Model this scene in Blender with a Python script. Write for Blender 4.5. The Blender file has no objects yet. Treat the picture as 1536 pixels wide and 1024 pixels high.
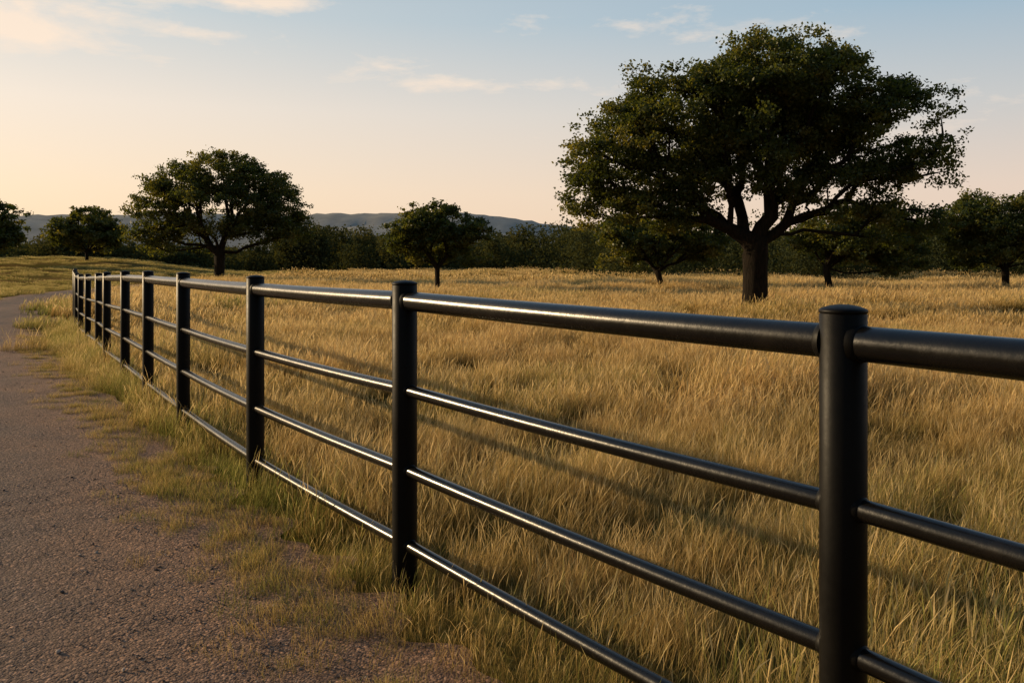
import bpy, math, numpy as np
from mathutils import Vector
R = np.random.default_rng(7)
scene = bpy.context.scene
scene.view_settings.view_transform = 'Standard'
scene.view_settings.look = 'None'
scene.view_settings.exposure = 0
SUN_AZ, SUN_EL = -68.0, 14.5

# ------------------------------------------------------------------ helpers
def ss(a, b, x):
    t = np.clip((x - a) / (b - a), 0, 1)
    return t * t * (3 - 2 * t)

def link(o, parent=None):
    scene.collection.objects.link(o)
    if parent: o.parent = parent
    return o

def mesh_from(name, verts, faces, attrs=None, smooth=False):
    """verts (n,3), faces: list of equally sized index arrays [(m,k),...]"""
    me = bpy.data.meshes.new(name)
    verts = np.asarray(verts, dtype=np.float32)
    me.vertices.add(len(verts))
    me.vertices.foreach_set('co', verts.ravel())
    loops = []; starts = []; s = 0
    for f in faces:
        f = np.asarray(f, dtype=np.int32)
        if len(f) == 0: continue
        loops.append(f.ravel())
        starts.append(s + np.arange(len(f)) * f.shape[1])
        s += f.size
    if loops:
        loops = np.concatenate(loops); starts = np.concatenate(starts)
        me.loops.add(len(loops)); me.loops.foreach_set('vertex_index', loops)
        me.polygons.add(len(starts)); me.polygons.foreach_set('loop_start', starts.astype(np.int32))
        if smooth:
            me.polygons.foreach_set('use_smooth', np.ones(len(starts), dtype=bool))
    if attrs:
        for k, v in attrs.items():
            v = np.asarray(v)
            if v.ndim == 2:
                a = me.attributes.new(k, 'FLOAT_VECTOR', 'POINT'); a.data.foreach_set('vector', v.astype(np.float32).ravel())
            elif v.dtype.kind == 'i':
                a = me.attributes.new(k, 'INT', 'POINT'); a.data.foreach_set('value', v.astype(np.int32))
            else:
                a = me.attributes.new(k, 'FLOAT', 'POINT'); a.data.foreach_set('value', v.astype(np.float32))
    me.update(calc_edges=True); me.validate()
    return me

class NT:
    def __init__(s, nt): s.nt = nt; nt.nodes.clear()
    def n(s, t, **kw):
        nd = s.nt.nodes.new(t)
        ins = kw.pop('ins', {})
        for k, v in kw.items(): setattr(nd, k, v)
        for k, v in ins.items():
            if isinstance(v, bpy.types.NodeSocket): s.nt.links.new(v, nd.inputs[k])
            else: nd.inputs[k].default_value = v
        return nd
    def l(s, a, b): s.nt.links.new(a, b)
    def ramp(s, fac, stops):
        r = s.n('ShaderNodeValToRGB'); s.l(fac, r.inputs[0])
        e = r.color_ramp.elements
        while len(e) < len(stops): e.new(0.5)
        for i, (p, c) in enumerate(stops):
            e[i].position = p; e[i].color = (*c, 1) if len(c) == 3 else c
        return r.outputs[0]
    def mix(s, f, a, b, blend='MIX'):
        m = s.n('ShaderNodeMix', data_type='RGBA', blend_type=blend)
        for i, v in ((0, f), (6, a), (7, b)):
            if isinstance(v, bpy.types.NodeSocket): s.l(v, m.inputs[i])
            elif i == 0: m.inputs[0].default_value = v
            else: m.inputs[i].default_value = (*v, 1)
        return m.outputs[2]
    def math(s, op, a, b=0.0, c=0.0):
        m = s.n('ShaderNodeMath', operation=op)
        for i, v in enumerate((a, b, c)):
            if isinstance(v, bpy.types.NodeSocket): s.l(v, m.inputs[i])
            else: m.inputs[i].default_value = v
        return m.outputs[0]

def new_mat(name):
    m = bpy.data.materials.new(name); m.use_nodes = True
    return m, NT(m.node_tree)

# ------------------------------------------------------------------ terrain / layout
def hgt(x, y):
    x = np.asarray(x, float); y = np.asarray(y, float)
    h = -0.15 * ss(7, 20, y) * ss(-1.5, -7, x) * (1 - ss(30, 60, y))
    h = h + .024 * ss(2.3, 3.8, y) * (1 - ss(14, 20, y))
    q = -x / np.maximum(y, 1.0)
    h = h + 2.3 * ss(55, 140, y) * ss(0.30, 0.50, q)
    far = ss(12, 30, y) * (1 - ss(300, 600, y))
    h = h + far * 0.12 * (np.sin(x * 0.21 + 1.3 * np.sin(y * 0.09)) * np.sin(y * 0.13 + 0.7))
    h = h + ss(2.5, 6, x + .35 * y) * (1 - far) * 0.06 * np.sin(x * .9 + y * .5)
    return h

def catmull(P, n=10):
    P = np.array(P, float); out = []
    Q = np.vstack([2 * P[0] - P[1], P, 2 * P[-1] - P[-2]])
    for i in range(1, len(Q) - 2):
        for k in range(n):
            t = k / n
            out.append(0.5 * ((2 * Q[i]) + (-Q[i-1] + Q[i+1]) * t + (2*Q[i-1] - 5*Q[i] + 4*Q[i+1] - Q[i+2]) * t*t + (-Q[i-1] + 3*Q[i] - 3*Q[i+1] + Q[i+2]) * t**3))
    out.append(P[-1]); return np.array(out)

edge = catmull([(4.6, -5.5), (2.3, -1.6), (1.15, .3), (.2, 1.75), (-.65, 3.1), (-1.25, 4.0), (-2.12, 5.25), (-2.85, 6.3), (-4.9, 9.4), (-7.7, 13.7),
                (-11.0, 19.5), (-14.2, 26), (-17.6, 34), (-20, 42), (-21.5, 54), (-22, 70)])
tan = np.gradient(edge, axis=0); tan /= np.linalg.norm(tan, axis=1)[:, None]
nrm = np.stack([-tan[:, 1], tan[:, 0]], 1)      # to the left of travel
RW = 3.7

def sdist(px, py, line):
    """signed distance to polyline, + on left side"""
    p = np.stack([px, py], 1)
    best = np.full(len(p), 1e9); sg = np.ones(len(p))
    for a, b in zip(line[:-1], line[1:]):
        d = b - a; L = (d @ d) + 1e-12
        t = np.clip(((p - a) @ d) / L, 0, 1)
        r = p - (a + t[:, None] * d)
        dist = np.hypot(r[:, 0], r[:, 1])
        c = d[0] * (p[:, 1] - a[1]) - d[1] * (p[:, 0] - a[0])
        m = dist < best
        best[m] = dist[m]; sg[m] = np.sign(c[m])
    return best * sg

posts = np.array([(3.05, -1.5), (1.90, .31), (.815, 2.10), (-.483, 3.84), (-1.645, 5.47), (-2.82, 7.32), (-3.83, 8.98), (-4.86, 10.72),
                  (-6.03, 12.7), (-7.05, 14.55), (-8.2, 16.5), (-9.35, 18.5), (-10.4, 20.4), (-11.35, 22.2), (-12.3, 24.0), (-13.15, 25.7)])

# ------------------------------------------------------------------ materials
def m_ground():
    m, t = new_mat('ground_soil_and_straw')
    pos = t.n('ShaderNodeNewGeometry').outputs['Position']
    n1 = t.n('ShaderNodeTexNoise', ins={'Vector': pos, 'Scale': .12, 'Detail': 4}).outputs[0]
    n2 = t.n('ShaderNodeTexNoise', ins={'Vector': pos, 'Scale': 9.0, 'Detail': 6, 'Roughness': .7}).outputs[0]
    c1 = t.ramp(n2, [(.3, (.05, .036, .016)), (.5, (.12, .085, .036)), (.7, (.28, .19, .08))])
    c2 = t.ramp(n1, [(.38, (.7, .8, .45)), (.6, (1.25, 1.1, .85))])
    c = t.mix(1.0, c1, c2, 'MULTIPLY')
    p = t.n('ShaderNodeBsdfDiffuse', ins={'Color': c})
    o = t.n('ShaderNodeOutputMaterial'); t.l(p.outputs[0], o.inputs[0]); return m

def m_road():
    m, t = new_mat('gravel_road_surface')
    pos = t.n('ShaderNodeNewGeometry').outputs['Position']
    e = t.n('ShaderNodeAttribute', attribute_name='edge').outputs['Fac']
    big = t.n('ShaderNodeTexNoise', ins={'Vector': pos, 'Scale': .8, 'Detail': 6, 'Roughness': .6}).outputs[0]
    fine = t.n('ShaderNodeTexNoise', ins={'Vector': pos, 'Scale': 60, 'Detail': 6, 'Roughness': .8}).outputs[0]
    vor = t.n('ShaderNodeTexVoronoi', ins={'Vector': pos, 'Scale': 95.0, 'Randomness': 1.0})
    vor2 = t.n('ShaderNodeTexVoronoi', ins={'Vector': pos, 'Scale': 38.0})
    asph = t.ramp(fine, [(.3, (.044, .030, .025)), (.5, (.120, .084, .068)), (.72, (.28, .20, .165))])
    dirt = t.ramp(fine, [(.3, (.10, .052, .031)), (.5, (.235, .135, .084)), (.72, (.40, .245, .155))])
    sp = t.n('ShaderNodeSeparateColor', ins={0: vor.outputs['Color']}).outputs[0]
    spk = t.ramp(sp, [(.1, (.65, .65, .65)), (.8, (1.1, 1.1, 1.1)), (.97, (2.0, 1.9, 1.8))])
    ef = t.math('ADD', e, t.math('MULTIPLY', t.math('SUBTRACT', big, .5), 1.9))
    f = t.ramp(ef, [(.0, (0, 0, 0)), (.75, (1, 1, 1))])
    c = t.mix(f, asph, dirt)
    c = t.mix(.85, c, spk, 'MULTIPLY')
    h = t.math('ADD', t.math('MULTIPLY', vor.outputs['Distance'], -1.0), t.math('MULTIPLY', vor2.outputs['Distance'], -1.1))
    h = t.math('ADD', h, t.math('MULTIPLY', fine, .8))
    b = t.n('ShaderNodeBump', ins={'Height': h, 'Strength': .8, 'Distance': .012})
    p = t.n('ShaderNodeBsdfPrincipled', ins={'Base Color': c, 'Roughness': .85, 'Normal': b.outputs[0]})
    p.inputs['Specular IOR Level'].default_value = .2
    o = t.n('ShaderNodeOutputMaterial'); t.l(p.outputs[0], o.inputs[0]); return m

def m_stone():
    m, t = new_mat('gravel_stone')
    r = t.n('ShaderNodeObjectInfo').outputs['Random']
    c = t.ramp(r, [(0, (.07, .05, .04)), (.6, (.20, .14, .10)), (1, (.42, .32, .25))])
    p = t.n('ShaderNodeBsdfPrincipled', ins={'Base Color': c, 'Roughness': .9})
    o = t.n('ShaderNodeOutputMaterial'); t.l(p.outputs[0], o.inputs[0]); return m

def m_grass():
    m, t = new_mat('meadow_grass')
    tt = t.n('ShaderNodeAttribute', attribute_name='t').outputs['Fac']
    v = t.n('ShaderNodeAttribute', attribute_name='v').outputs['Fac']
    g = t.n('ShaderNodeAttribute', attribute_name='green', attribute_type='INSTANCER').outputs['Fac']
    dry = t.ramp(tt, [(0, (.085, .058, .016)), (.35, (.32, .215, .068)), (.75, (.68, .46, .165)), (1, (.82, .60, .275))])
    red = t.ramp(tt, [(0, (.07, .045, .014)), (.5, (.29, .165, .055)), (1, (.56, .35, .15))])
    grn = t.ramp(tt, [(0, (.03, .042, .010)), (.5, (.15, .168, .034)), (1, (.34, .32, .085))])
    c = t.mix(t.ramp(v, [(.60, (0, 0, 0)), (.85, (1, 1, 1))]), dry, red)
    gf = t.math('ADD', g, t.math('MULTIPLY', t.math('SUBTRACT', v, .5), .8))
    c = t.mix(t.ramp(gf, [(.2, (0, 0, 0)), (.8, (1, 1, 1))]), c, grn)
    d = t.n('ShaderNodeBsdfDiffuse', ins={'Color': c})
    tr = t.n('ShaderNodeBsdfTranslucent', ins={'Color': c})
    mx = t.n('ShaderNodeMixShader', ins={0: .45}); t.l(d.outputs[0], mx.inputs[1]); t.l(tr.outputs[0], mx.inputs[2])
    o = t.n('ShaderNodeOutputMaterial'); t.l(mx.outputs[0], o.inputs[0]); return m

def m_leaf(name, a, b, c3, trans=.42, gloss=.025):
    m, t = new_mat(name)
    v = t.n('ShaderNodeAttribute', attribute_name='v').outputs['Fac']
    c = t.ramp(v, [(0, a), (.6, b), (1, c3)])
    d = t.n('ShaderNodeBsdfDiffuse', ins={'Color': c})
    tc = t.mix(1.0, c, (1.7, 1.4, .55), 'MULTIPLY')
    tr = t.n('ShaderNodeBsdfTranslucent', ins={'Color': tc})
    mx = t.n('ShaderNodeMixShader', ins={0: trans}); t.l(d.outputs[0], mx.inputs[1]); t.l(tr.outputs[0], mx.inputs[2])
    out = mx
    if gloss > 0:
        gl = t.n('ShaderNodeBsdfGlossy', ins={'Color': (.8, .8, .8, 1), 'Roughness': .45})
        out = t.n('ShaderNodeMixShader', ins={0: gloss}); t.l(mx.outputs[0], out.inputs[1]); t.l(gl.outputs[0], out.inputs[2])
    o = t.n('ShaderNodeOutputMaterial'); t.l(out.outputs[0], o.inputs[0]); return m

def m_bark():
    m, t = new_mat('oak_bark')
    tc = t.n('ShaderNodeNewGeometry').outputs['Position']
    mp = t.n('ShaderNodeMapping', ins={'Vector': tc, 'Scale': (1, 1, .22)}).outputs[0]
    n = t.n('ShaderNodeTexNoise', ins={'Vector': mp, 'Scale': 16, 'Detail': 8, 'Roughness': .7}).outputs[0]
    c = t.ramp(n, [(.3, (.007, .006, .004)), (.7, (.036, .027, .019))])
    b = t.n('ShaderNodeBump', ins={'Height': n, 'Strength': 1.0, 'Distance': .09})
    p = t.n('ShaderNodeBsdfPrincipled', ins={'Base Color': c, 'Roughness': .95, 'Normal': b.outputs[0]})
    p.inputs['Specular IOR Level'].default_value = .1
    o = t.n('ShaderNodeOutputMaterial'); t.l(p.outputs[0], o.inputs[0]); return m

def m_paint(name, spec, r0, r1):
    m, t = new_mat(name)
    pos = t.n('ShaderNodeNewGeometry').outputs['Position']
    n = t.n('ShaderNodeTexNoise', ins={'Vector': pos, 'Scale': 45, 'Detail': 6, 'Roughness': .7}).outputs[0]
    n2 = t.n('ShaderNodeTexNoise', ins={'Vector': pos, 'Scale': 4, 'Detail': 6, 'Roughness': .65}).outputs[0]
    c = t.ramp(n2, [(.35, (.003, .0028, .0026)), (.62, (.005, .0043, .0035)), (.8, (.013, .010, .007))])
    r = t.n('ShaderNodeMapRange', ins={0: t.math('ADD', t.math('MULTIPLY', n, .5), t.math('MULTIPLY', n2, .5)), 1: .35, 2: .65, 3: r0, 4: r1}).outputs[0]
    b = t.n('ShaderNodeBump', ins={'Height': n, 'Strength': .15, 'Distance': .004})
    p = t.n('ShaderNodeBsdfPrincipled', ins={'Base Color': c, 'Roughness': r, 'Normal': b.outputs[0]})
    p.inputs['Specular IOR Level'].default_value = spec
    o = t.n('ShaderNodeOutputMaterial'); t.l(p.outputs[0], o.inputs[0]); return m

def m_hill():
    m, t = new_mat('wooded_hill_hazed')
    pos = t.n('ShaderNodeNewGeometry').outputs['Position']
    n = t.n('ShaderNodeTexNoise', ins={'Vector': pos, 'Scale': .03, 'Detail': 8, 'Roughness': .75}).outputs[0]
    c = t.ramp(n, [(.35, (.27, .262, .235)), (.65, (.38, .36, .315))])  # distance haze painted into the base colour as pale grey
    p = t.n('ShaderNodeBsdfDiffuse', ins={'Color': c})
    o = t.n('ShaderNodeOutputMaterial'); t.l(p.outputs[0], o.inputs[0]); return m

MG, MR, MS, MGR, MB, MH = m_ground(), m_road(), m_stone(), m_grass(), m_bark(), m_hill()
MP1 = m_paint('satin_black_post_paint', .11, .40, .56)
MP2 = m_paint('black_rail_paint', .34, .20, .31)
ML = m_leaf('oak_leaves', (.026, .042, .010), (.070, .092, .021), (.17, .165, .042), .45)
MLF = m_leaf('woodland_leaves_hazed', (.040, .050, .026), (.070, .080, .036), (.115, .112, .050), .25, 0)  # greyer than the oak leaves: far haze is put into these colours

# ------------------------------------------------------------------ ground sheet
u = np.linspace(-1, 1, 261); gx = np.sign(u) * (np.abs(u) ** 3.2) * 3500 + u * 30
w = np.linspace(0, 1, 300); gy = -60 + w * 130 + (w ** 4) * 4400
X, Y = np.meshgrid(gx, gy)
V = np.stack([X.ravel(), Y.ravel(), hgt(X, Y).ravel()], 1)
nx, ny = len(gx), len(gy)
I = (np.arange(ny - 1)[:, None] * nx + np.arange(nx - 1)[None]).ravel()
me = mesh_from('ground', V, [np.stack([I, I + 1, I + nx + 1, I + nx], 1)], smooth=True)
g = bpy.data.objects.new('ground', me); me.materials.append(MG); link(g)

# ------------------------------------------------------------------ road: slightly crowned strip over the ground
fine = []
for i in range(len(edge) - 1):
    for k in range(3):
        fine.append((edge[i] * (1 - k / 3) + edge[i + 1] * k / 3, nrm[i] * (1 - k / 3) + nrm[i + 1] * k / 3))
offs = np.array([-.42, -.3, -.1, .1, .4, .8, 1.3, 1.85, 2.4, 2.9, 3.3, 3.6, 3.8, 4.0, 4.15])
ev = np.array([1.2, 1.1, .95, .75, .5, .25, .1, .3, .1, .1, .3, .6, .9, 1.1, 1.2])
vv = []; at = []
for k, (p, n) in enumerate(fine):
    for j, o in enumerate(offs):
        wv = .07 * math.sin(k * .37) + .05 * math.sin(k * .83 + 1) if j in (0, 14) else 0
        q = p + n * (o + wv)
        crown = .035 * math.sin(math.pi * min(max((o + .42) / 4.57, 0), 1))
        wob = 0.006 * math.sin(k * .7 + j * 1.9)
        vv.append((q[0], q[1], crown + .010 + (wob if 0 < j < 14 else 0))); at.append(ev[j])
vv = np.array(vv)
vv[:, 2] += hgt(vv[:, 0], vv[:, 1])
nj = len(offs); nk = len(fine)
I = (np.arange(nk - 1)[:, None] * nj + np.arange(nj - 1)[None]).ravel()
me = mesh_from('gravel_road', vv, [np.stack([I, I + nj, I + nj + 1, I + 1], 1)], {'edge': np.array(at)}, smooth=True)
rd = bpy.data.objects.new('gravel_road', me); me.materials.append(MR); link(rd)

# ------------------------------------------------------------------ hills
hx = np.linspace(-1600, 1600, 240); hy = np.linspace(700, 1700, 50)
X, Y = np.meshgrid(hx, hy)
def fn(x, s): return (np.sin(x * .0041 + s) + .55 * np.sin(x * .0113 + 2.1 * s) + .28 * np.sin(x * .027 + s * 3.3) + .14 * np.sin(x * .061 + s) + .07 * np.sin(x * .15 + 2 * s))
px = X / Y
amp = 1 - .46 * ss(-.15, .22, px)
r1 = np.exp(-((Y - 1450) / 190) ** 2) * (90 + 4.5 * fn(X, 1.0))
r2 = np.exp(-((Y - 980) / 130) ** 2) * (46 + 6 * fn(X, 4.0))
Z = (np.maximum(r1, r2)) * amp + R.normal(0, .8, X.shape) - 4
nx = len(hx); I = (np.arange(len(hy) - 1)[:, None] * nx + np.arange(nx - 1)[None]).ravel()
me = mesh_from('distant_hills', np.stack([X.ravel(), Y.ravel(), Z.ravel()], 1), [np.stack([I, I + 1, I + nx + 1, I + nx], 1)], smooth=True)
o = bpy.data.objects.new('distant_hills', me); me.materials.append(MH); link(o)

# ------------------------------------------------------------------ tubes
class Buf:
    def __init__(s): s.v = []; s.f = []; s.n = 0
    def add(s, v, f): s.v.append(np.asarray(v, float)); s.f.append(np.asarray(f) + s.n); s.n += len(v)
    def mesh(s, name, smooth=True, attrs=None): return mesh_from(name, np.vstack(s.v), [np.vstack(s.f)], attrs, smooth)

def tube(buf, pts, rad, sides=8, lump=0.0):
    pts = np.asarray(pts, float); n = len(pts)
    T = np.gradient(pts, axis=0); T /= np.linalg.norm(T, axis=1)[:, None] + 1e-9
    up = np.array([0.0, 1.0, 0.0]) if abs(T[0][1]) < .9 else np.array([1.0, 0, 0])
    a = np.cross(T[0], up); a /= np.linalg.norm(a)
    vs = []
    th = np.linspace(0, 2 * np.pi, sides, endpoint=False)
    for i in range(n):
        a = a - T[i] * (a @ T[i]); a /= np.linalg.norm(a); b = np.cross(T[i], a)
        r = rad[i] * (1 + lump * np.sin(th * 3 + i * .3) + lump * .6 * np.sin(th * 5 + 1))
        vs.append(pts[i] + r[:, None] * (np.cos(th)[:, None] * a + np.sin(th)[:, None] * b))
    I = []
    for i in range(n - 1):
        for j in range(sides):
            k = (j + 1) % sides
            I.append((i * sides + j, i * sides + k, (i + 1) * sides + k, (i + 1) * sides + j))
    buf.add(np.vstack(vs), I)

# ------------------------------------------------------------------ ranch fence
fence = bpy.data.objects.new('pipe_rail_fence', None); link(fence)
pb = Buf(); rb = Buf(); wb = Buf()
ph = 1.385
for (x, y) in posts:
    z = float(hgt(x, y)); r = .0560
    prof = [(-.35, r), (0, r), (.7, r), (ph - .012, r), (ph - .0105, r - .0015), (ph - .009, r - .0015), (ph - .0075, r + .0012), (ph - .001, r + .0012), (ph + .002, r - .002),
            (ph + .006, r - .012), (ph + .010, r - .026), (ph + .012, r - .040), (ph + .013, .0005)]
    tube(pb, [(x, y, z + a) for a, _ in prof], [b for _, b in prof], 40)
rails = [(1.305, .0430), (.905, .0275), (.548, .0275), (.215, .0275)]
for i in range(len(posts) - 1):
    a = np.array([*posts[i], hgt(*posts[i])]); b = np.array([*posts[i + 1], hgt(*posts[i + 1])])
    d = (b - a) / np.linalg.norm(b - a)
    for h, r in rails:
        A = a + (0, 0, h) ; B = b + (0, 0, h)
        s = np.linspace(0, 1, 9)[:, None]
        P = A * (1 - s) + B * s
        P[:, 2] -= .006 * np.sin(np.pi * s[:, 0]) * (1 if h < 1 else .5)
        tube(rb, P, [r] * 9, 28)
        for C, sg in ((A, 1), (B, -1)):      # weld fillet where the rail meets the post
            q = [C + d * sg * k for k in (.040, .050, .055, .059, .062)]
            tube(wb, q, [r + .008, r + .006, r + .0035, r + .0015, r - .002], 28)
for nm, bf, mt in (('posts', pb, MP1), ('rails', rb, MP2), ('weld_collars', wb, MP1)):
    me = bf.mesh(nm); me.materials.append(mt); link(bpy.data.objects.new(nm, me), fence)

# ------------------------------------------------------------------ trees
def leaves_mesh(name, C, size, rng, vval, mat, flat=.5):
    n = len(C)
    a = rng.normal(size=(n, 3)); a /= np.linalg.norm(a, axis=1)[:, None]
    q = rng.normal(size=(n, 3)); q[:, 2] += flat
    b = np.cross(a, q); b /= np.linalg.norm(b, axis=1)[:, None]
    s = (size * rng.uniform(.6, 1.35, n))[:, None]
    v = np.stack([C - a * s * .5, C + b * s * .34 + a * s * .05, C + a * s * .5, C - b * s * .34 + a * s * .05], 1).reshape(-1, 3)
    f = np.arange(4 * n).reshape(n, 4)
    me = mesh_from(name, v, [f], {'v': np.repeat(vval, 4)})
    me.materials.append(mat); return me

def sample_lobe(rng, lobes, n, lo=.5):
    w = np.array([l[2] * l[3] * l[5] for l in lobes]) ** .75; w /= w.sum()
    k = rng.choice(len(lobes), n, p=w)
    L = np.array(lobes)[k]
    d = rng.normal(size=(n, 3)); d /= np.linalg.norm(d, axis=1)[:, None]
    d[:, 2] = np.where((d[:, 2] < 0) & (rng.random(n) < .40), -d[:, 2], d[:, 2])
    r = lo + (1 - lo) * rng.random(n) ** .6
    d *= r[:, None]
    return np.stack([L[:, 0] + d[:, 0] * L[:, 2], L[:, 4] + d[:, 1] * L[:, 5], L[:, 1] + d[:, 2] * L[:, 3]], 1)

def make_tree(name, x, y, unit, lobes, fork, trad, nclump, nleaf, leaf, crad, seed, lean=0.0, mat=None, tight=.25, lo=.5):
    """lobes: (dx, dz, rx, rz[, dy, ry]) in tree units -> metres via unit"""
    rng = np.random.default_rng(seed)
    root = bpy.data.objects.new(name, None); link(root)
    root.location = (x, y, float(hgt(x, y)))
    LL = []
    for l in lobes:
        l = list(l)
        if len(l) == 4: l += [rng.uniform(-.35, .35) * l[2], l[2] * .95]
        LL.append([a * unit for a in l])
    att = sample_lobe(rng, LL, nclump, lo)
    fk = np.array([lean, 0, fork * unit])
    nodes = []; par = []; pl = []
    nt = 7
    for i in range(nt):
        s = i / (nt - 1)
        nodes.append(np.array([lean * s + .05 * trad * math.sin(5 * s), 0, fk[2] * s - .15 * (1 - s)])); par.append(i - 1); pl.append(0)
    first = nt - 1
    order = np.argsort(np.linalg.norm(att - fk, axis=1))
    step = max(.35, unit * 22)
    tips = []
    for k in order:
        p = att[k]
        N = np.array(nodes[first:]); PL = np.array(pl[first:])
        dd = np.linalg.norm(N - p, axis=1)
        pen = np.where(N[:, 2] > p[2] + .2, .5, 0)
        q = int(np.argmin(dd * (1 + pen) + .66 * PL)) + first
        d = np.linalg.norm(nodes[q] - p); n = max(1, int(round(d / step)))
        a = nodes[q]; cur = q
        bow = np.array([0, 0, 1.0]) * d * rng.uniform(-.02, .14) + rng.normal(size=3) * d * .05
        for j in range(1, n + 1):
            s = j / n
            c = a * (1 - s) + p * s + bow * math.sin(math.pi * s) + (rng.normal(size=3) * step * .10 if j < n else 0)
            nodes.append(c); par.append(cur); pl.append(pl[cur] + np.linalg.norm(c - nodes[cur])); cur = len(nodes) - 1
        tips.append(cur)
    n = len(nodes); cnt = np.zeros(n)
    for tnode in tips: cnt[tnode] += 1
    for i in range(n - 1, 0, -1): cnt[par[i]] += cnt[i]
    tot = cnt[first]
    rad = np.maximum(trad * (cnt / tot) ** .43, .010 * max(1, unit * 20))
    for i in range(nt):
        s = i / (nt - 1); rad[i] = trad * (1.0 + .35 * math.exp(-s * 7) + .15 * max(0, s - .7) / .3)
    kids = [[] for _ in range(n)]
    for i in range(1, n): kids[par[i]].append(i)
    buf = Buf(); stack = [(0, None)]
    while stack:
        s, p = stack.pop()
        ch = [s]
        while kids[ch[-1]]:
            ks = sorted(kids[ch[-1]], key=lambda k: -cnt[k])
            for k in ks[1:]: stack.append((k, ch[-1]))
            ch.append(ks[0])
        P = [nodes[c] for c in ch]; Rr = [rad[c] for c in ch]
        if p is not None: P = [nodes[p]] + P; Rr = [min(rad[p], Rr[0] * 1.25)] + Rr
        if len(P) < 2: continue
        Rr[-1] *= .5
        tube(buf, P, Rr, 14 if s == 0 else (7 if Rr[0] > .06 else 4), .07 if s == 0 else 0)
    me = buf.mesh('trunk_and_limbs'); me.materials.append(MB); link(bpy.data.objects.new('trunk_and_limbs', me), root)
    # foliage: sprays of small leaves around every branch tip
    nsub = 7
    sub = np.repeat(att, nsub, 0) + np.clip(rng.normal(size=(nclump * nsub, 3)), -1.6, 1.6) * crad * np.array([.62, .62, .36])
    tone = np.repeat(rng.random(nclump), nsub) * .6 + rng.random(nclump * nsub) * .25
    wt = rng.uniform(.15, 1.0, len(sub)); wt /= wt.sum()
    idx = rng.choice(len(sub), nleaf, p=wt)
    C = sub[idx] + rng.normal(size=(nleaf, 3)) * crad * np.array([tight, tight, tight * .62])
    C[:, 2] = np.maximum(C[:, 2], .5)
    vv = np.clip(tone[idx] + rng.random(nleaf) * .3, 0, 1)
    me = leaves_mesh('foliage', C, leaf, rng, vv, mat or ML)
    link(bpy.data.objects.new('foliage', me), root)
    return root

big = [(20, 345, 116, 70), (-85, 310, 112, 74), (122, 328, 112, 76), (-188, 255, 84, 62), (-235, 185, 50, 44), (-130, 215, 90, 45), (205, 272, 84, 80),
       (248, 208, 46, 60), (20, 255, 155, 62), (212, 135, 62, 52), (145, 195, 80, 50), (-212, 152, 62, 30), (-120, 168, 65, 30), (15, 205, 85, 34), (60, 298, 145, 52, 90, 80), (-20, 290, 135, 52, -90, 80)]
make_tree('oak_tree', 7.35, 26.0, 1 / 50.5, big, 108, .345, 440, 200000, .098, .58, 11, lean=.1, tight=.235, lo=.6)
lt = [(-5, 162, 66, 34), (-60, 138, 50, 38), (60, 130, 56, 38), (-95, 94, 36, 38), (93, 95, 36, 38), (0, 112, 80, 38), (-98, 66, 30, 28), (100, 72, 30, 26), (60, 75, 40, 25), (-55, 75, 40, 25)]
make_tree('oak_tree', -21.3, 62, 1 / 20.6, lt, 46, .36, 260, 68000, .17, .80, 5, lean=.1, tight=.24, lo=.6)
st = [(-10, 105, 40, 30), (30, 95, 42, 28), (-43, 80, 30, 26), (48, 68, 26, 24), (0, 75, 52, 28), (-52, 62, 22, 18)]
make_tree('oak_tree', -3.75, 43, 1 / 29.8, st, 38, .12, 140, 36000, .13, .45, 23)
make_tree('oak_tree', 8.0, 45, 1 / 28.4, [(-40, 82, 58, 34), (30, 88, 55, 34), (-75, 58, 28, 28), (60, 62, 28, 28), (-5, 70, 70, 30)], 28, .14, 130, 34000, .14, .5, 31, lean=-.3)
make_tree('oak_tree', 15.3, 41, 1 / 31.2, [(0, 92, 48, 28), (60, 92, 58, 40), (112, 80, 38, 42), (40, 70, 60, 25), (100, 52, 42, 30)], 40, .15, 160, 44000, .13, .5, 37, lean=-.2)
make_tree('oak_tree', 23.7, 41, 1 / 31.2, [(0, 125, 56, 36), (-56, 102, 42, 38), (50, 104, 55, 42), (-75, 64, 30, 28), (70, 65, 40, 28), (0, 88, 70, 34), (-35, 68, 40, 28)], 38, .16, 170, 48000, .13, .5, 41)
make_tree('oak_tree', -54.8, 110, 1 / 11.6, [(0, 60, 34, 20), (-28, 42, 27, 22), (28, 42, 27, 22), (0, 35, 45, 22)], 14, .2, 90, 22000, .30, .9, 43)
make_tree('oak_tree', -57.5, 95, 1 / 13.5, [(0, 78, 30, 22), (18, 50, 20, 22), (-30, 55, 30, 30), (-5, 45, 40, 22)], 20, .25, 90, 20000, .28, .9, 47)

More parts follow.
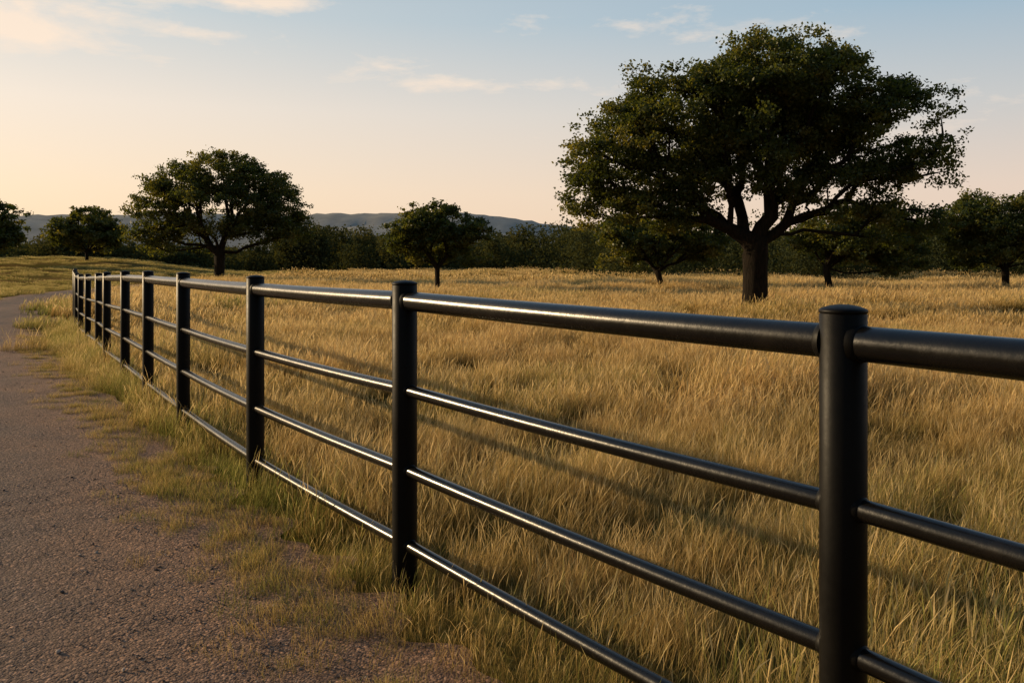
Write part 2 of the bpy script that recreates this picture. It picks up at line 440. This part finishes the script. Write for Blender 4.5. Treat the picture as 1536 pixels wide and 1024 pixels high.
# distant woodland belt: one object
def woodland():
    rng = np.random.default_rng(99)
    Cs = []; vs = []
    specs = []
    for i in range(420):
        q = rng.uniform(-.85, .95); y = rng.uniform(135, 215)
        tp = rng.uniform(4.2, 8.4) * (1 + .2 * math.sin(q * 17))
        if q < -.28: tp *= .62
        specs.append((q * y, y, tp, rng.uniform(2.8, 5.0)))
    for i in range(85):
        q = rng.uniform(.08, .95); y = rng.uniform(72, 110)
        specs.append((q * y, y, rng.uniform(3.6, 6.6), rng.uniform(2.0, 3.6)))
    for (x, y, top, w) in specs:
        tone = rng.uniform(0, .6)
        for k in range(4):
            cx = x + rng.uniform(-.6, .6) * w; cy = y + rng.uniform(-.4, .4) * w
            cz = top * rng.uniform(.35, .72); rr = w * rng.uniform(.5, .8); rz = min(top - cz, top * .45)
            n = 340
            d = rng.normal(size=(n, 3)); d /= np.linalg.norm(d, axis=1)[:, None]
            lump = 1 + .18 * np.sin(d[:, 0] * 7 + x) + .16 * np.sin(d[:, 2] * 9 + y)
            d *= (lump * (.7 + .3 * rng.random(n)))[:, None]
            c = np.stack([cx + d[:, 0] * rr, cy + d[:, 1] * rr, cz + d[:, 2] * rz], 1)
            Cs.append(c); vs.append(np.clip(tone + rng.uniform(-.1, .15) + rng.random(n) * .3, 0, 1))
        n = 220     # undergrowth
        c = np.stack([x + rng.normal(0, 1, n) * w, y + rng.normal(0, .6, n) * w, rng.random(n) * top * .35], 1)
        Cs.append(c); vs.append(rng.random(n) * .4)
    C = np.vstack(Cs)
    sz = .0031 * C[:, 1]
    C[:, 2] += hgt(C[:, 0], C[:, 1]) * np.clip(1 - (C[:, 1] - 140) / 70, .35, 1)
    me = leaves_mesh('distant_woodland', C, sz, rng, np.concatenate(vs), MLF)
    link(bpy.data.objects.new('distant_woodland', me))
woodland()

# ------------------------------------------------------------------ grass clump meshes (instanced)
def clump(name, rad, nb, h, wd, rng, lean=.35, seed_heads=True):
    V = []; F4 = []; F3 = []; T = []; W = []
    k = 0
    for i in range(nb):
        a = rng.uniform(0, 2 * np.pi); r = rad * math.sqrt(rng.random())
        bx, by = r * math.cos(a), r * math.sin(a)
        hh = h * rng.uniform(.40, 1.1) * (1 - .25 * (r / rad) ** 2)
        az = rng.normal(.2, 1.3); ln = hh * abs(rng.normal(lean, .22))
        dx, dy = math.cos(az) * ln, math.sin(az) * ln
        fa = rng.uniform(0, np.pi); w = wd * rng.uniform(.5, 1.2)
        sx, sy = math.cos(fa) * w / 2, math.sin(fa) * w / 2
        stalk = seed_heads and rng.random() < .26
        v = rng.random()
        ws = (1, .85, .6) if not stalk else (.5, .4, .35)
        if stalk: hh *= 1.18
        for s, wf in zip((0, .38, .75), ws):
            cx = bx + dx * s ** 2; cy = by + dy * s ** 2; cz = hh * (s - .12 * s * s * (ln / hh))
            V += [(cx - sx * wf, cy - sy * wf, cz), (cx + sx * wf, cy + sy * wf, cz)]; T += [s, s]; W += [v, v]
        F4 += [(k, k + 1, k + 3, k + 2), (k + 2, k + 3, k + 5, k + 4)]
        if stalk:
            cx = bx + dx * .8; cy = by + dy * .8; cz = hh * .92
            V += [(cx - sx * 1.4, cy - sy * 1.4, cz), (cx + sx * 1.4, cy + sy * 1.4, cz), (bx + dx * 1.15, by + dy * 1.15, hh * 1.12)]
            T += [1, 1, 1]; W += [v] * 3
            F4 += [(k + 4, k + 5, k + 7, k + 6)]; F3 += [(k + 6, k + 7, k + 8)]; k += 9
        else:
            V += [(bx + dx, by + dy, hh * (1 - .12 * ln / hh))]; T += [1]; W += [v]
            F3 += [(k + 4, k + 5, k + 6)]; k += 7
    me = mesh_from(name, V, [np.array(F4), np.array(F3)], {'t': np.array(T, float), 'v': np.array(W, float)})
    me.materials.append(MGR)
    return bpy.data.objects.new(name, me)

gcol = bpy.data.collections.new('grass_clumps')
specs = ([(.22, 260, .30, .0027)] * 5 + [(.36, 330, .33, .0057)] * 4 + [(.90, 520, .34, .014)] * 4 + [(2.4, 620, .33, .042)] * 3
         + [(.13, 80, .12, .0026)] * 4 + [(.19, 160, .235, .0027)] * 4)
for i, (a, b, c, d) in enumerate(specs):
    gcol.objects.link(clump('grass_clump_%02d' % i, a, b, c, d, R, seed_heads=(i < 16 or i >= 20)))
NEAR, MID, FAR, VFAR, SHORT, VERGE = (0, 5), (5, 9), (9, 13), (13, 16), (16, 20), (20, 24)

def instancer(name, P, rot, scl, idx, green, coll):
    me = mesh_from(name, P, [], {'rot': rot, 'scl': scl, 'idx': idx.astype(int), 'green': green})
    ob = bpy.data.objects.new(name, me); link(ob)
    ng = bpy.data.node_groups.new(name + '_scatter', 'GeometryNodeTree')
    ng.interface.new_socket('Geometry', in_out='INPUT', socket_type='NodeSocketGeometry')
    ng.interface.new_socket('Geometry', in_out='OUTPUT', socket_type='NodeSocketGeometry')
    N = ng.nodes; L = ng.links
    gi = N.new('NodeGroupInput'); go = N.new('NodeGroupOutput')
    m2p = N.new('GeometryNodeMeshToPoints')
    iop = N.new('GeometryNodeInstanceOnPoints')
    ci = N.new('GeometryNodeCollectionInfo'); ci.inputs['Collection'].default_value = coll
    ci.inputs['Separate Children'].default_value = True; ci.inputs['Reset Children'].default_value = True
    def na(nm, ty):
        n = N.new('GeometryNodeInputNamedAttribute'); n.data_type = ty; n.inputs['Name'].default_value = nm
        return [s for s in n.outputs if s.enabled and s.name == 'Attribute'][0]
    L.new(gi.outputs[0], m2p.inputs[0]); L.new(m2p.outputs[0], iop.inputs['Points'])
    L.new(ci.outputs[0], iop.inputs['Instance']); iop.inputs['Pick Instance'].default_value = True
    L.new(na('idx', 'INT'), iop.inputs['Instance Index'])
    L.new(na('rot', 'FLOAT_VECTOR'), iop.inputs['Rotation'])
    L.new(na('scl', 'FLOAT'), iop.inputs['Scale'])
    L.new(iop.outputs[0], go.inputs[0])
    md = ob.modifiers.new('scatter', 'NODES'); md.node_group = ng
    return ob

def wave(x, y, s):
    return np.sin(x * s + 1.7 * np.sin(y * s * .8)) * np.sin(y * s * 1.15 + 1.3 * np.sin(x * s * .6 + 2))

allP = []
def scatter(y0, y1, dens, kinds, only=None):
    xm = .70 * y1 + 2.5
    n = int((y1 - y0) * 2 * xm * dens)
    x = R.uniform(-xm, xm, n); y = R.uniform(y0, y1, n)
    k = np.abs(x) < .70 * y + 2.5
    x, y = x[k], y[k]
    de = sdist(x, y, edge[::2]); df = sdist(x, y, posts)       # + = left side
    if y0 > 60: df = np.where(y > 30, -5, df)
    jit = .13 * wave(x, y, 3.1) + .10 * wave(x, y, 1.1) + R.normal(0, .07, len(x))
    onroad = (de + jit > -.15) & (de + jit < RW)
    leftside = (de >= RW)
    verge = (df > -.12) & (de < 0) & (y < 30)
    keep = ~onroad & ((verge & (y < 20)) if only == 'verge' else ~(verge & (y < 20)))
    x, y, de, df, verge, leftside = [a[keep] for a in (x, y, de, df, verge, leftside)]
    n = len(x)
    idx = R.integers(kinds[0], kinds[1], n)
    sc = R.uniform(.70, 1.24, n) * (1 + .24 * wave(x, y, .8)) * (1 + .14 * wave(x, y, .23)) * (1 + .14 * wave(x + 3, y, 2.3))
    sc = np.where(leftside, sc * .5, sc)
    if only == 'verge':
        near_edge = (de > -.34)
        idx = np.where(near_edge, R.integers(*SHORT, n), idx)
        sc = sc * (.75 + .4 * ss(.3, .9, -de))
    green = .03 + .26 * wave(x, y, .45) + .18 * wave(x + 5, y, .13) + .20 * wave(x, y + 3, 1.3) + R.normal(0, .10, n)
    green = np.where(verge, .54 + .3 * wave(x, y, 1.7) + R.normal(0, .12, n), green)
    green = np.where(leftside, .55, green)
    rot = np.stack([R.normal(0, .07, n), R.normal(.06, .07, n), R.normal(0, .8, n)], 1)
    P = np.stack([x, y, hgt(x, y) - .01], 1)
    allP.append((P, rot, sc, idx, green))
scatter(.2, 7.5, 15, NEAR)
scatter(7.5, 18, 6.2, MID)
scatter(18, 60, 1.1, FAR)
scatter(60, 160, .14, VFAR)
scatter(.2, 20, 27, VERGE, 'verge')
# low wisps fraying into the road
n = 1100
k = (R.random(n) ** .7 * (len(edge) - 40)).astype(int) + 14
off = R.normal(-.10, .15, n) + .08 * np.sin(k * .9)
xy = edge[k] + nrm[k] * off[:, None] + R.normal(0, .06, (n, 2))
allP.append((np.stack([xy[:, 0], xy[:, 1], hgt(xy[:, 0], xy[:, 1]) + .01], 1), np.stack([np.zeros(n), np.zeros(n), R.uniform(0, 6.28, n)], 1),
             R.uniform(.3, .85, n), R.integers(*SHORT, n), R.uniform(.1, .8, n)))
P, rot, sc, idx, green = [np.concatenate(a) for a in zip(*allP)]
print('GRASS INSTANCES', len(P))
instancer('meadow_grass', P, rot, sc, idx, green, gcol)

# ------------------------------------------------------------------ loose gravel
import bmesh
scol = bpy.data.collections.new('gravel_stones')
for i in range(4):
    bm = bmesh.new(); bmesh.ops.create_icosphere(bm, subdivisions=1, radius=1)
    for v in bm.verts: v.co *= R.uniform(.7, 1.15); v.co.z *= .6
    me = bpy.data.meshes.new('gravel_stone_%d' % i); bm.to_mesh(me); bm.free(); me.materials.append(MS)
    scol.objects.link(bpy.data.objects.new('gravel_stone_%d' % i, me))
n = 12000
k = (R.random(n) ** 1.3 * 78).astype(int) + 28
off = np.where(R.random(n) < .45, np.abs(R.normal(0, .35, n)) - .1, R.uniform(0, 3.7, n))
xy = edge[k] + nrm[k] * off[:, None] + R.normal(0, .1, (n, 2))
crown = .035 * np.sin(np.pi * np.clip((off + .42) / 4.57, 0, 1))
instancer('loose_gravel', np.stack([xy[:, 0], xy[:, 1], hgt(xy[:, 0], xy[:, 1]) + crown + .012], 1), R.uniform(0, 6, (n, 3)) * (0.1, .1, 1),
          R.uniform(.0015, .0065, n) * np.where(R.random(n) < .04, 2, 1), R.integers(0, 4, n), np.zeros(n), scol)

# ------------------------------------------------------------------ world, sun
wd = bpy.data.worlds.new('World'); scene.world = wd; wd.use_nodes = True
t = NT(wd.node_tree)
sky = t.n('ShaderNodeTexSky', sky_type='NISHITA', sun_disc=False, sun_elevation=math.radians(SUN_EL), sun_rotation=math.radians(SUN_AZ), dust_density=2.5, ozone_density=1.0, air_density=1.0)
dirv = t.n('ShaderNodeTexCoord').outputs['Generated']
sep = t.n('ShaderNodeSeparateXYZ', ins={0: dirv})
# hazy evening air: warm near the horizon, pale blue above; brighter towards the sun side (-X), dimmer behind
K = 10.0
west = t.ramp(sep.outputs[2], [(0, (1.0, .72, .46)), (.08, (1.0, .775, .55)), (.17, (.92, .79, .66)), (.27, (.62, .66, .66)), (.6, (.22, .36, .52)), (1, (.12, .24, .42))])
east = t.ramp(sep.outputs[2], [(0, (.86, .64, .49)), (.08, (.82, .655, .54)), (.17, (.60, .60, .59)), (.27, (.35, .49, .60)), (.6, (.15, .29, .48)), (1, (.12, .24, .42))])
fx = t.n('ShaderNodeMapRange', ins={0: sep.outputs[0], 1: .50, 2: -.50}).outputs[0]
haze = t.mix(fx, east, west)
fy = t.n('ShaderNodeMapRange', ins={0: sep.outputs[1], 1: -.5, 2: .4, 3: .38, 4: 1.0}).outputs[0]
sc3 = t.n('ShaderNodeCombineXYZ', ins={0: fy, 1: fy, 2: fy}).outputs[0]
haze = t.mix(1.0, haze, sc3, 'MULTIPLY')
haze = t.mix(1.0, haze, (K * 1.06, K * 1.06, K * 1.06), 'MULTIPLY')
c = t.mix(.88, sky.outputs[0], haze)
# cloud banks: soft noise gathered round a few directions of the sky
mp = t.n('ShaderNodeMapping', ins={'Vector': dirv, 'Scale': (1.0, 1.0, 3.4), 'Location': (.62, 0, .3)}).outputs[0]
cn = t.n('ShaderNodeTexNoise', ins={'Vector': mp, 'Scale': 9.0, 'Detail': 10, 'Roughness': .62, 'Distortion': .2}).outputs[0]
tot = None
for (cx, cz, sx, sz, amp_) in [(-.48, .228, .11, .020, .36), (-.31, .285, .12, .016, .36), (-.02, .205, .18, .016, .20), (.47, .150, .18, .028, .22), (.22, .262, .14, .020, .17),
                              (-.62, .30, .3, .06, .2), (.8, .25, .3, .05, .25), (-.33, .244, .05, .010, .26)]:
    dx = t.math('MULTIPLY', t.math('SUBTRACT', sep.outputs[0], cx), 1 / sx)
    dz = t.math('MULTIPLY', t.math('SUBTRACT', sep.outputs[2], cz), 1 / sz)
    r2 = t.math('ADD', t.math('MULTIPLY', dx, dx), t.math('MULTIPLY', dz, dz))
    gss = t.math('MULTIPLY', t.math('POWER', 2.718, t.math('MULTIPLY', r2, -1.0)), amp_)
    tot = gss if tot is None else t.math('ADD', tot, gss)
fr = t.n('ShaderNodeMapRange', ins={0: sep.outputs[1], 1: .0, 2: .3}).outputs[0]
cs = t.math('ADD', cn, t.math('MULTIPLY', tot, fr))
cf = t.ramp(cs, [(.64, (0, 0, 0)), (.90, (.75, .75, .75))])
c = t.mix(cf, c, (10.6, 8.4, 6.5))
bg = t.n('ShaderNodeBackground', ins={'Color': c, 'Strength': .10})
o = t.n('ShaderNodeOutputWorld'); t.l(bg.outputs[0], o.inputs[0])

sd = bpy.data.lights.new('sun', 'SUN'); sd.energy = 5.0; sd.angle = math.radians(.6); sd.color = (1.0, .735, .42)
so = bpy.data.objects.new('sun', sd); link(so)
az, el = math.radians(SUN_AZ), math.radians(SUN_EL)
dv = Vector((math.sin(az) * math.cos(el), math.cos(az) * math.cos(el), math.sin(el)))
so.rotation_euler = dv.to_track_quat('Z', 'Y').to_euler(); so.location = dv * 50

# ------------------------------------------------------------------ camera
cd = bpy.data.cameras.new('camera'); cd.sensor_width = 36; cd.lens = 30
cd.shift_y = -118 / 1536; cd.clip_end = 6000; cd.clip_start = .05
co = bpy.data.objects.new('camera', cd); co.location = (0, 0, 1.5); co.rotation_euler = (math.radians(90), 0, 0); link(co)
scene.camera = co
